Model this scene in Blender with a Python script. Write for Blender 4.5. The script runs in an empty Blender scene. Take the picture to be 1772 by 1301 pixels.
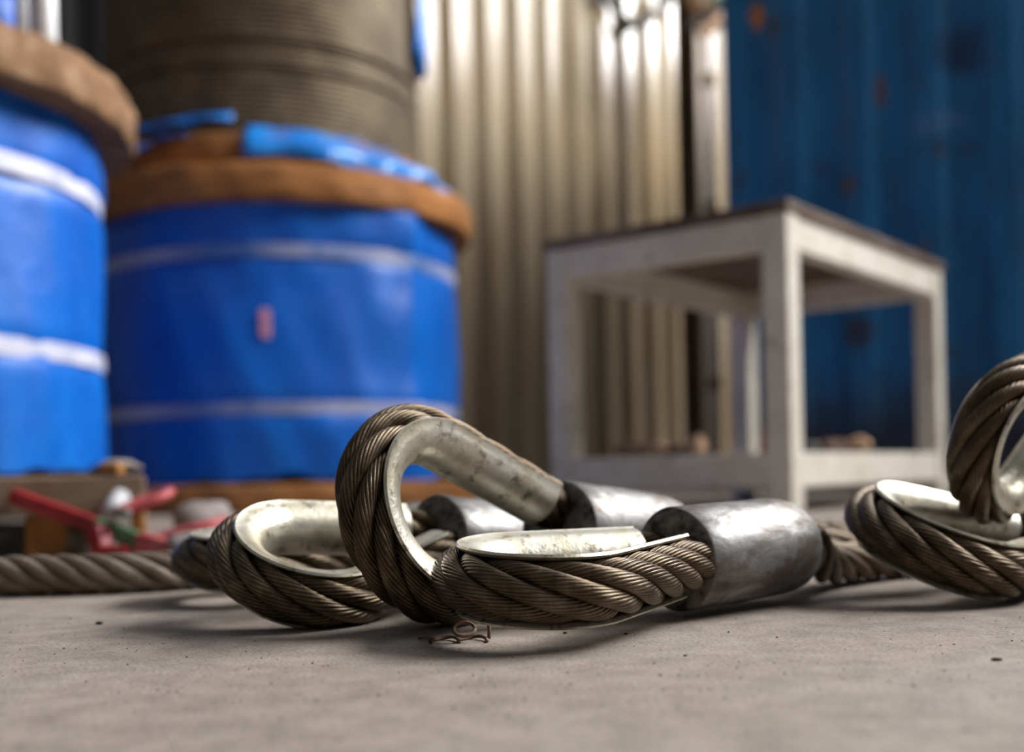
import bpy, math, random
import numpy as np
from mathutils import Vector
R = math.radians
rng = np.random.default_rng(7)
random.seed(7)
sc = bpy.context.scene
COL = sc.collection

# ---------------------------------------------------------------- camera numbers (metres)
F = 1850.0; PX, PY = 886.0, 821.0; ROLL = 0.022; H = 0.10

def at(px, py, Y):
    """point at depth Y seen at a pixel of the 1772 x 1301 photograph"""
    dx, dy = px - PX, py - PY
    u = dx * math.cos(ROLL) - dy * math.sin(ROLL)
    v = dx * math.sin(ROLL) + dy * math.cos(ROLL)
    return Vector((u * Y / F, Y, H - v * Y / F))

# ---------------------------------------------------------------- materials
def lin(r, g, b):
    f = lambda c: (c / 255 / 12.92) if c / 255 <= 0.04045 else ((c / 255 + 0.055) / 1.055) ** 2.4
    return (f(r), f(g), f(b), 1.0)

class NT:
    def __init__(self, name):
        self.m = bpy.data.materials.new(name); self.m.use_nodes = True
        self.t = self.m.node_tree; self.n = self.t.nodes; self.l = self.t.links
        self.b = self.n['Principled BSDF']
        self.co = self.n.new('ShaderNodeTexCoord')
        self.src = self.co.outputs['Object']
    def link(self, a, b): self.l.new(a, b)
    def mapping(self, scale=(1, 1, 1), loc=(0, 0, 0), src=None):
        m = self.n.new('ShaderNodeMapping'); m.inputs['Scale'].default_value = scale
        m.inputs['Location'].default_value = loc
        self.link(src or self.src, m.inputs['Vector']); return m.outputs[0]
    def noise(self, scale, detail=4, rough=0.55, vec=None, dist=0):
        t = self.n.new('ShaderNodeTexNoise'); t.inputs['Scale'].default_value = scale
        t.inputs['Detail'].default_value = detail; t.inputs['Roughness'].default_value = rough
        t.inputs['Distortion'].default_value = dist
        self.link(vec or self.src, t.inputs['Vector']); return t.outputs[0]
    def ramp(self, fac, stops, interp='LINEAR'):
        r = self.n.new('ShaderNodeValToRGB'); r.color_ramp.interpolation = interp
        e = r.color_ramp.elements
        while len(e) < len(stops): e.new(0.5)
        for k, (p, c) in enumerate(stops):
            e[k].position = p
            e[k].color = c if not isinstance(c, (int, float)) else (c, c, c, 1)
        self.link(fac, r.inputs[0]); return r.outputs[0]
    def mix(self, fac, a, b, mode='MIX'):
        m = self.n.new('ShaderNodeMix'); m.data_type = 'RGBA'; m.blend_type = mode
        for s, v in ((m.inputs[0], fac), (m.inputs[6], a), (m.inputs[7], b)):
            if isinstance(v, bpy.types.NodeSocket): self.link(v, s)
            else: s.default_value = v
        return m.outputs[2]
    def math(self, op, a, b=0.0, clamp=False):
        m = self.n.new('ShaderNodeMath'); m.operation = op; m.use_clamp = clamp
        for s, v in ((m.inputs[0], a), (m.inputs[1], b)):
            if isinstance(v, bpy.types.NodeSocket): self.link(v, s)
            else: s.default_value = v
        return m.outputs[0]
    def spot(self, p, rx, rz, soft=0.5):
        """soft patch around the object-space point p in x and z"""
        mp = self.mapping((1 / rx, 0.0001, 1 / rz), (-p[0] / rx, 0, -p[1] / rz))
        ln = self.n.new('ShaderNodeVectorMath'); ln.operation = 'LENGTH'; self.link(mp, ln.inputs[0])
        wob = self.noise(9, 4)
        d = self.math('ADD', ln.outputs['Value'], self.math('MULTIPLY', self.math('SUBTRACT', wob, 0.5), 1.0))
        return self.ramp(d, [(0.0, 1), (1 - soft, 1), (1.0, 0)])
    def bump(self, h, strength, dist):
        b = self.n.new('ShaderNodeBump'); b.inputs['Strength'].default_value = strength
        b.inputs['Distance'].default_value = dist; self.link(h, b.inputs['Height'])
        self.link(b.outputs[0], self.b.inputs['Normal']); return b
    def set(self, **k):
        for n, v in k.items():
            s = self.b.inputs[{'color': 'Base Color', 'metal': 'Metallic', 'rough': 'Roughness', 'spec': 'Specular IOR Level', 'coat': 'Coat Weight'}[n]]
            if isinstance(v, bpy.types.NodeSocket): self.link(v, s)
            else: s.default_value = v
        return self

M = {}
def mk(name): t = NT(name); M[name] = t.m; return t

# concrete floor
t = mk('concrete')
n1 = t.noise(2.2, 6, 0.6); n2 = t.noise(38, 5, 0.65); n3 = t.noise(420, 3, 0.6)
base = t.ramp(n1, [(0.28, lin(124, 113, 105)), (0.52, lin(149, 138, 129)), (0.72, lin(166, 157, 149))])
fine = t.ramp(n2, [(0.3, lin(100, 88, 78)), (0.62, lin(162, 150, 140))])
c = t.mix(0.42, base, fine)
grain = t.ramp(n3, [(0.32, 0.45), (0.5, 1.0), (0.72, 1.15)])
c = t.mix(0.7, c, grain, 'MULTIPLY')
vo = t.n.new('ShaderNodeTexVoronoi'); vo.inputs['Scale'].default_value = 95
t.link(t.src, vo.inputs['Vector'])
cell = t.ramp(vo.outputs['Distance'], [(0.05, 1), (0.09, 0)])
sel = t.ramp(t.noise(26, 2), [(0.56, 0), (0.62, 1)])
c = t.mix(t.math('MULTIPLY', t.math('MULTIPLY', cell, sel), 0.75), c, lin(48, 38, 30))
t.set(color=c, rough=0.82, spec=0.25)
t.bump(t.math('ADD', t.math('MULTIPLY', n2, 0.6), t.math('MULTIPLY', n3, 0.4)), 0.55, 0.0025)

def rope_mat(name, dark, mid, light, rust):
    t = mk(name)
    n = t.noise(55, 5, 0.6); n2 = t.noise(17, 4); n3 = t.noise(600, 2)
    c = t.ramp(n, [(0.25, dark), (0.5, mid), (0.78, light)])
    c = t.mix(t.math('MULTIPLY', t.ramp(n2, [(0.46, 0), (0.66, 1)]), 0.6), c, rust)
    c = t.mix(0.35, c, t.ramp(n3, [(0.3, 0.5), (0.7, 1.15)]), 'MULTIPLY')
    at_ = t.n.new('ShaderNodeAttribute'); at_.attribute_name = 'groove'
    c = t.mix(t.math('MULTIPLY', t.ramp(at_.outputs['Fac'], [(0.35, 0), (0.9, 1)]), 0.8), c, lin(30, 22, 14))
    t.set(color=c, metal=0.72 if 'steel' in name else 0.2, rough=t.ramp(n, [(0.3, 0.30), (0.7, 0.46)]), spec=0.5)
    t.bump(n3, 0.25, 0.0006)
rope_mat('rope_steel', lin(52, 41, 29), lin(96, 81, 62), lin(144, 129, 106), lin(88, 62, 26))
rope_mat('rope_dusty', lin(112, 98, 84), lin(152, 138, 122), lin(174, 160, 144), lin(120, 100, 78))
t = mk('rope_core'); t.set(color=lin(34, 27, 19), rough=0.8)

t = mk('galvanised')
n = t.noise(34, 5, 0.62); n2 = t.noise(90, 4, 0.7); n3 = t.noise(13, 3)
c = t.ramp(n, [(0.3, lin(168, 160, 138)), (0.5, lin(208, 203, 188)), (0.75, lin(226, 224, 214))])
c = t.mix(t.math('MULTIPLY', t.ramp(n2, [(0.55, 0), (0.66, 1)]), 0.75), c, lin(86, 70, 46))
c = t.mix(t.math('MULTIPLY', t.ramp(n3, [(0.5, 0), (0.7, 1)]), 0.4), c, lin(150, 136, 102))
t.set(color=c, metal=0.8, rough=t.ramp(n, [(0.3, 0.5), (0.7, 0.32)])); t.bump(n2, 0.4, 0.0015)

t = mk('aluminium')
mp = t.mapping((44, 44, 22)); n = t.noise(1.0, 6, 0.65, mp, 0.5); n2 = t.noise(40, 4, 0.6); n3 = t.noise(260, 3)
c = t.ramp(n, [(0.32, lin(92, 86, 81)), (0.46, lin(130, 126, 123)), (0.58, lin(158, 156, 155)), (0.75, lin(174, 173, 174))])
c = t.mix(t.math('MULTIPLY', t.ramp(n2, [(0.54, 0), (0.60, 1)]), 0.6), c, lin(112, 98, 84))
c = t.mix(0.2, c, t.ramp(n3, [(0.35, 0.5), (0.6, 1)]), 'MULTIPLY')
t.set(color=c, metal=0.78, rough=t.ramp(n, [(0.3, 0.62), (0.7, 0.42)])); vw = t.n.new('ShaderNodeTexVoronoi'); vw.inputs['Scale'].default_value = 1.0; t.link(t.mapping((70, 70, 30)), vw.inputs['Vector'])
dent = t.ramp(vw.outputs['Color'], [(0.0, 0.0), (1.0, 1.0)])
t.set(color=t.mix(0.3, c, dent, 'MULTIPLY'))
t.bump(t.math('ADD', n, t.math('MULTIPLY', n2, 0.6)), 0.45, 0.002)
t = mk('grimy_steel')
n = t.noise(70, 4, 0.6)
t.set(color=t.ramp(n, [(0.36, lin(34, 28, 20)), (0.48, lin(96, 91, 86)), (0.75, lin(140, 136, 132))]), metal=0.25, rough=0.55); t.bump(n, 0.3, 0.001)

def wood_mat(name, a, b, c_, stretch):
    t = mk(name)
    mp = t.mapping(stretch); n = t.noise(1.0, 6, 0.65, mp, 0.6); n2 = t.noise(5, 4, 0.6)
    c = t.ramp(n, [(0.28, a), (0.52, b), (0.76, c_)])
    c = t.mix(t.math('MULTIPLY', t.ramp(n2, [(0.45, 0), (0.65, 1)]), 0.25 if 'orange' in name else 0.5), c, lin(96, 80, 68))
    t.set(color=c, rough=0.78, spec=0.25); t.bump(n, 0.4, 0.006)
wood_mat('wood_orange', lin(92, 56, 28), lin(168, 110, 58), lin(204, 146, 88), (7, 7, 60))
wood_mat('wood_grey', lin(70, 50, 34), lin(132, 98, 68), lin(176, 148, 120), (9, 9, 14))
wood_mat('pallet_wood', lin(86, 70, 56), lin(132, 112, 92), lin(162, 142, 120), (4, 30, 40))
wood_mat('pallet_block', lin(122, 80, 38), lin(168, 116, 62), lin(184, 136, 80), (60, 30, 20))

def plastic(name, a, b, c_, r):
    t = mk(name)
    mp = t.mapping((3.0, 3.0, 1.2)); n = t.noise(1.6, 5, 0.6, mp, 0.7); n2 = t.noise(14, 4, 0.6)
    c = t.ramp(n, [(0.3, a), (0.55, b), (0.8, c_)])
    t.set(color=c, rough=t.ramp(n2, [(0.3, r), (0.7, r + 0.14)]), spec=0.45, coat=0.12)
    t.b.inputs['Coat Roughness'].default_value = 0.22
    t.bump(t.math('ADD', n, t.math('MULTIPLY', n2, 0.25)), 0.3, 0.03)
plastic('blue_wrap', lin(0, 82, 178), lin(0, 100, 198), lin(2, 120, 214), 0.36)
plastic('blue_sheet', lin(0, 98, 180), lin(14, 122, 210), lin(50, 150, 226), 0.3)
plastic('blue_drum', lin(0, 92, 200), lin(10, 112, 220), lin(30, 132, 232), 0.5)
t = mk('strap_white'); n = t.noise(12, 3); t.set(color=t.ramp(n, [(0.3, lin(176, 180, 206)), (0.7, lin(222, 222, 236))]), rough=0.4)
t = mk('strap_dull'); n = t.noise(3, 3); t.set(color=t.ramp(n, [(0.35, lin(70, 108, 168)), (0.6, lin(176, 176, 200))]), rough=0.4)
t = mk('white_plastic'); n = t.noise(9, 3); t.set(color=t.ramp(n, [(0.3, lin(222, 222, 226)), (0.7, lin(246, 246, 248))]), rough=0.35)
t = mk('pale_plastic'); n = t.noise(9, 3); t.set(color=t.ramp(n, [(0.3, lin(176, 176, 182)), (0.7, lin(206, 206, 212))]), rough=0.4)
t = mk('pink_paper'); n = t.noise(30, 3); t.set(color=t.ramp(n, [(0.3, lin(206, 132, 152)), (0.7, lin(228, 160, 176))]), rough=0.7)

t = mk('table_paint')
n = t.noise(7, 5, 0.65); n2 = t.noise(30, 5, 0.7)
c = t.ramp(n, [(0.3, lin(208, 200, 184)), (0.6, lin(228, 222, 210))])
c = t.mix(t.math('MULTIPLY', t.ramp(n2, [(0.56, 0), (0.7, 1)]), 0.6), c, lin(118, 92, 66))
t.set(color=c, rough=0.55); t.bump(n2, 0.2, 0.003)
t = mk('table_plate')
n = t.noise(6, 5, 0.65)
t.set(color=t.ramp(n, [(0.35, lin(82, 62, 46)), (0.55, lin(112, 96, 84)), (0.75, lin(132, 122, 112))]), metal=0.25, rough=0.6); t.bump(n, 0.2, 0.004)

t = mk('cladding')
mp = t.mapping((9, 9, 0.7)); n = t.noise(1, 5, 0.6, mp); n2 = t.noise(1.2, 4)
c = t.ramp(n, [(0.3, lin(118, 101, 77)), (0.55, lin(142, 127, 104)), (0.78, lin(160, 149, 130))])
c = t.mix(t.math('MULTIPLY', t.ramp(n2, [(0.45, 0), (0.65, 1)]), 0.35), c, lin(128, 104, 74))
t.set(color=c, metal=0.0, rough=0.2, spec=0.45)
t = mk('dark_cladding'); n = t.noise(2, 3); t.set(color=t.ramp(n, [(0.3, lin(50, 50, 52)), (0.7, lin(64, 64, 66))]), rough=0.7)
t = mk('column_steel'); n = t.noise(6, 5, 0.6, t.mapping((8, 8, 1.5))); t.set(color=t.ramp(n, [(0.3, lin(74, 60, 44)), (0.55, lin(104, 88, 68)), (0.75, lin(128, 114, 94))]), metal=0.2, rough=0.6)
t = mk('pale_paint'); n = t.noise(4, 3); t.set(color=t.ramp(n, [(0.3, lin(168, 160, 156)), (0.7, lin(196, 190, 188))]), rough=0.5)
t = mk('black_rubber'); n = t.noise(20, 3); t.set(color=t.ramp(n, [(0.3, lin(34, 30, 26)), (0.7, lin(58, 52, 46))]), rough=0.6)
t = mk('peach_web'); n = t.noise(25, 3); t.set(color=t.ramp(n, [(0.3, lin(180, 142, 112)), (0.7, lin(214, 180, 150))]), rough=0.8)
t = mk('green_web'); n = t.noise(25, 3); t.set(color=t.ramp(n, [(0.3, lin(132, 178, 154)), (0.7, lin(164, 204, 184))]), rough=0.8)

t = mk('red_paint')
n = t.noise(22, 5, 0.6); c = t.ramp(n, [(0.3, lin(116, 18, 24)), (0.55, lin(158, 30, 36)), (0.8, lin(186, 76, 78))])
t.set(color=c, rough=0.45)
t = mk('faded_red'); n = t.noise(22, 5, 0.6); t.set(color=t.ramp(n, [(0.3, lin(146, 38, 42)), (0.55, lin(184, 84, 86)), (0.8, lin(200, 122, 120))]), rough=0.5)
t = mk('green_paint'); n = t.noise(30, 4); t.set(color=t.ramp(n, [(0.3, lin(78, 104, 76)), (0.7, lin(82, 138, 92))]), rough=0.5)
t = mk('grey_rag'); n = t.noise(18, 5); t.set(color=t.ramp(n, [(0.3, lin(108, 100, 96)), (0.7, lin(160, 150, 146))]), rough=0.9)
t = mk('rust'); n = t.noise(60, 5); t.set(color=t.ramp(n, [(0.3, lin(66, 46, 36)), (0.55, lin(108, 84, 68)), (0.8, lin(140, 120, 102))]), rough=0.75, metal=0.2)
t = mk('dirt'); n = t.noise(90, 3); t.set(color=t.ramp(n, [(0.3, lin(38, 30, 24)), (0.7, lin(84, 68, 54))]), rough=0.9)
t = mk('dark_chip'); n = t.noise(90, 3); t.set(color=t.ramp(n, [(0.3, lin(20, 17, 16)), (0.7, lin(38, 34, 32))]), rough=0.8)
t = mk('coil_rope')
n = t.noise(9, 4, 0.6); n2 = t.noise(120, 3)
c = t.ramp(n, [(0.3, lin(84, 70, 50)), (0.6, lin(116, 100, 76)), (0.8, lin(134, 120, 96))])
c = t.mix(0.4, c, t.ramp(n2, [(0.3, 0.6), (0.7, 1.1)]), 'MULTIPLY')
t.set(color=c, metal=0.4, rough=0.55)

# ---------------------------------------------------------------- mesh helpers
def link(o, parent=None):
    COL.objects.link(o)
    if parent is not None: o.parent = parent
    return o

def mesh(name, V, Fc, mat, parent=None, smooth=True, origin=None):
    V = np.asarray(V, dtype=np.float64)
    if origin is not None: V = V - np.asarray(origin)
    me = bpy.data.meshes.new(name)
    me.from_pydata(V.tolist(), [], [list(map(int, f)) for f in Fc])
    me.materials.append(M[mat]); me.update()
    if smooth: me.polygons.foreach_set('use_smooth', [True] * len(me.polygons))
    o = bpy.data.objects.new(name, me)
    if origin is not None and parent is None: o.location = origin
    return link(o, parent)

def quadmesh(name, V, Q, mat, parent=None):
    """big quad grids, quickly"""
    me = bpy.data.meshes.new(name)
    me.vertices.add(len(V)); me.vertices.foreach_set('co', np.asarray(V, dtype=np.float32).ravel())
    Q = np.asarray(Q, dtype=np.int32); n = len(Q)
    me.loops.add(4 * n); me.loops.foreach_set('vertex_index', Q.ravel())
    me.polygons.add(n); me.polygons.foreach_set('loop_start', np.arange(0, 4 * n, 4, dtype=np.int32))
    me.polygons.foreach_set('loop_total', np.full(n, 4, dtype=np.int32))
    me.polygons.foreach_set('use_smooth', np.ones(n, dtype=bool))
    me.materials.append(M[mat]); me.update(calc_edges=True); me.validate()
    o = bpy.data.objects.new(name, me); return link(o, parent)

def bevel(o, w, seg=2, ang=40):
    b = o.modifiers.new('b', 'BEVEL'); b.width = w; b.segments = seg; b.limit_method = 'ANGLE'; b.angle_limit = R(ang)
    return o

def sharp(o, ang=38):
    me = o.data
    me.set_sharp_from_angle(angle=R(ang)); return o

def tag(o, label=None, cat=None, group=None, kind=None):
    if label: o['label'] = label
    if cat: o['category'] = cat
    if group: o['group'] = group
    if kind: o['kind'] = kind
    return o

def empty(name, loc, label, cat, group=None):
    o = bpy.data.objects.new(name, None); o.location = loc; o.empty_display_size = 0.05
    link(o); return tag(o, label, cat, group)

def box_vf(lo, hi):
    x0, y0, z0 = lo; x1, y1, z1 = hi
    V = [(x0, y0, z0), (x1, y0, z0), (x1, y1, z0), (x0, y1, z0), (x0, y0, z1), (x1, y0, z1), (x1, y1, z1), (x0, y1, z1)]
    Fc = [(0, 3, 2, 1), (4, 5, 6, 7), (0, 1, 5, 4), (1, 2, 6, 5), (2, 3, 7, 6), (3, 0, 4, 7)]
    return V, Fc

def box(name, lo, hi, mat, parent=None, bev=0.003, origin=None):
    V, Fc = box_vf(lo, hi)
    o = mesh(name, V, Fc, mat, parent, smooth=False, origin=origin)
    return bevel(o, bev) if bev else o

def obox(name, c, ax, ay, az, mat, parent=None, bev=0.003):
    """box from a centre and three half-axis vectors"""
    c, ax, ay, az = map(np.array, (c, ax, ay, az)); V = []
    for sx, sy, sz in ((-1, -1, -1), (1, -1, -1), (1, 1, -1), (-1, 1, -1), (-1, -1, 1), (1, -1, 1), (1, 1, 1), (-1, 1, 1)):
        V.append(c + sx * ax + sy * ay + sz * az)
    Fc = box_vf((0, 0, 0), (1, 1, 1))[1]
    o = mesh(name, V, Fc, mat, parent, smooth=False)
    return bevel(o, bev) if bev else o

def lathe_vf(prof, n=96, c=(0, 0), rfun=None, a0=0.0, a1=2 * math.pi, closed=True):
    V = []; Fc = []; m = len(prof); k = n if closed else n + 1
    for i in range(k):
        a = a0 + (a1 - a0) * i / n
        for j, (r, z) in enumerate(prof):
            rr = r + (rfun(a, z, j) if rfun else 0)
            V.append((c[0] + rr * math.cos(a), c[1] + rr * math.sin(a), z))
    for i in range(n):
        i2 = (i + 1) % k
        for j in range(m - 1):
            Fc.append((i * m + j, i2 * m + j, i2 * m + j + 1, i * m + j + 1))
    return V, Fc

def frames(P):
    """parallel-transport frames along a polyline"""
    P = np.asarray(P, float); T = np.gradient(P, axis=0); T /= np.linalg.norm(T, axis=1)[:, None]
    up = np.array([0, 0, 1.0]) if abs(T[0][2]) < 0.9 else np.array([1.0, 0, 0])
    N = np.zeros_like(P); n = up - T[0] * up.dot(T[0]); N[0] = n / np.linalg.norm(n)
    for i in range(1, len(P)):
        n = N[i - 1] - T[i] * N[i - 1].dot(T[i]); N[i] = n / np.linalg.norm(n)
    return T, N, np.cross(T, N)

def resample(P, ds):
    P = np.asarray(P, float); s = np.r_[0, np.cumsum(np.linalg.norm(np.diff(P, axis=0), axis=1))]
    k = max(4, int(s[-1] / ds)); q = np.linspace(0, s[-1], k + 1)
    return np.stack([np.interp(q, s, P[:, i]) for i in range(3)], 1), q

def spline(pts, n=24):
    """Catmull-Rom through the points"""
    P = [np.array(p, float) for p in pts]; P = [2 * P[0] - P[1]] + P + [2 * P[-1] - P[-2]]; out = []
    for i in range(1, len(P) - 2):
        for k in range(n):
            u = k / n; a, b, c, d = P[i - 1], P[i], P[i + 1], P[i + 2]
            out.append(0.5 * (2 * b + (c - a) * u + (2 * a - 5 * b + 4 * c - d) * u * u + (3 * b - a - 3 * c + d) * u ** 3))
    out.append(P[-2]); return np.array(out)

def tube_vf(P, r, n=10, caps=True):
    T, N, B = frames(P); k = len(P); rr = np.broadcast_to(np.asarray(r, float), (k,))
    a = np.arange(n) * 2 * math.pi / n
    V = (P[:, None, :] + rr[:, None, None] * (np.cos(a)[None, :, None] * N[:, None, :] + np.sin(a)[None, :, None] * B[:, None, :])).reshape(-1, 3)
    Fc = [(i * n + j, i * n + (j + 1) % n, (i + 1) * n + (j + 1) % n, (i + 1) * n + j) for i in range(k - 1) for j in range(n)]
    if caps: Fc += [tuple(range(n))[::-1], tuple((k - 1) * n + j for j in range(n))]
    return V, Fc

def tube(name, P, r, mat, parent=None, n=10, origin=None):
    V, Fc = tube_vf(np.asarray(P, float), r, n); return mesh(name, V, Fc, mat, parent, origin=origin)

# ---------------------------------------------------------------- wire rope
def strand_vf(P, N, B, s, d, ph, lay, nw, per, fat=0.170):
    """one strand of wires laid right-handed round the rope line P"""
    a = 2 * math.pi * s / lay + ph
    er = np.cos(a)[:, None] * N + np.sin(a)[:, None] * B
    C = P + er * (d * 0.335)
    T = np.gradient(C, axis=0); T /= np.linalg.norm(T, axis=1)[:, None]
    e1 = er - T * (er * T).sum(1)[:, None]; e1 /= np.linalg.norm(e1, axis=1)[:, None]
    e2 = np.cross(T, e1)
    m = nw * per; rs = d * fat
    w = np.arange(m) / per
    fr = np.abs((w - np.floor(w)) * 2 - 1)              # 0 at a wire's ridge, 1 in the valley
    rad = rs * (1 - 0.15 * (1 - np.sqrt(1 - 0.97 * fr ** 2)))
    psi = 2 * math.pi * w / nw
    tw = -2 * math.pi * s / (lay * 0.30)
    A = psi[None, :] + tw[:, None]
    V = C[:, None, :] + rad[None, :, None] * (np.cos(A)[:, :, None] * e1[:, None, :] + np.sin(A)[:, :, None] * e2[:, None, :])
    k = len(P); i = np.arange(k - 1)[:, None] * m; j = np.arange(m)[None, :]; j2 = (j + 1) % m
    Q = np.stack([i + j, i + j2, i + m + j2, i + m + j], -1).reshape(-1, 4)
    return V.reshape(-1, 3), Q

def rope_parts(name, P, d, parent, org, mat='rope_steel', ds=0.0018, nw=13, per=5, NB=None, ph0=0.0, lay=5.2, fat=0.170):
    """a rope part (its core) with six strands as sub-parts"""
    if NB is None:
        P, s = resample(P, ds); T, N, B = frames(P)
    else:
        s = np.r_[0, np.cumsum(np.linalg.norm(np.diff(P, axis=0), axis=1))]; N, B = NB
    org = np.asarray(org)
    V, Fc = tube_vf(P - org, d * 0.22, 8)
    core = mesh(name, V, Fc, 'rope_core', parent)
    for k in range(6):
        V, Q = strand_vf(P - org, N, B, s, d, ph0 + k * math.pi / 3, lay * d, nw, per, fat)
        so = quadmesh('strand', V, Q, mat, core)
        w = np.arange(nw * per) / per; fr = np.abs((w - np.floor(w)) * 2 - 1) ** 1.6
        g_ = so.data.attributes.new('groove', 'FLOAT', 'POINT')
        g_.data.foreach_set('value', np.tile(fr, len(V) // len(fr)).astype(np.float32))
    return core

def eye_frame(yaw, pitch, tilt):
    yaw, pitch, tilt = map(R, (yaw, pitch, tilt))
    eu = np.array([math.cos(yaw) * math.cos(pitch), math.sin(yaw) * math.cos(pitch), math.sin(pitch)])
    h = np.cross([0, 0, 1], eu); h /= np.linalg.norm(h); up = np.cross(eu, h)
    ev = math.cos(tilt) * h + math.sin(tilt) * up
    return eu, ev, np.cross(eu, ev)

def teardrop(Rc, L, v0, ext, ds):
    """2-D line of an eye: (u, v), outward normal, arc length; ext runs into the ferrule"""
    D = math.hypot(L, v0); ph = math.atan2(v0, -L) - math.acos(Rc / D)
    Tp = np.array([L + Rc * math.cos(ph), Rc * math.sin(ph)])
    n0 = np.array([math.cos(ph), math.sin(ph)])
    l = np.linspace(0, 1, 40, endpoint=False)[:, None]
    leg = l * (Tp - [0, v0]) + [0, v0]
    e = np.linspace(-ext, 0, 12, endpoint=False)
    pre = np.stack([e, np.full_like(e, v0 * 0.8) + 0.2 * v0 * (e + ext) / ext], 1)
    th = np.linspace(ph, -ph, 160); arc = np.stack([L + Rc * np.cos(th), Rc * np.sin(th)], 1)
    half = np.concatenate([pre, leg])
    C = np.concatenate([half, arc, half[::-1] * [1, -1]])
    s = np.r_[0, np.cumsum(np.hypot(*np.diff(C, axis=0).T))]; q = np.linspace(0, s[-1], int(s[-1] / ds) + 1)
    C = np.stack([np.interp(q, s, C[:, 0]), np.interp(q, s, C[:, 1])], 1)
    for _ in range(4): C[1:-1] = (C[:-2] + 2 * C[1:-1] + C[2:]) / 4
    T = np.gradient(C, axis=0); T /= np.hypot(T[:, 0], T[:, 1])[:, None]
    Nn = np.stack([T[:, 1], -T[:, 0]], 1)
    return C, Nn * (1 if Nn[len(T) // 2, 0] > 0 else -1), q

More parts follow.
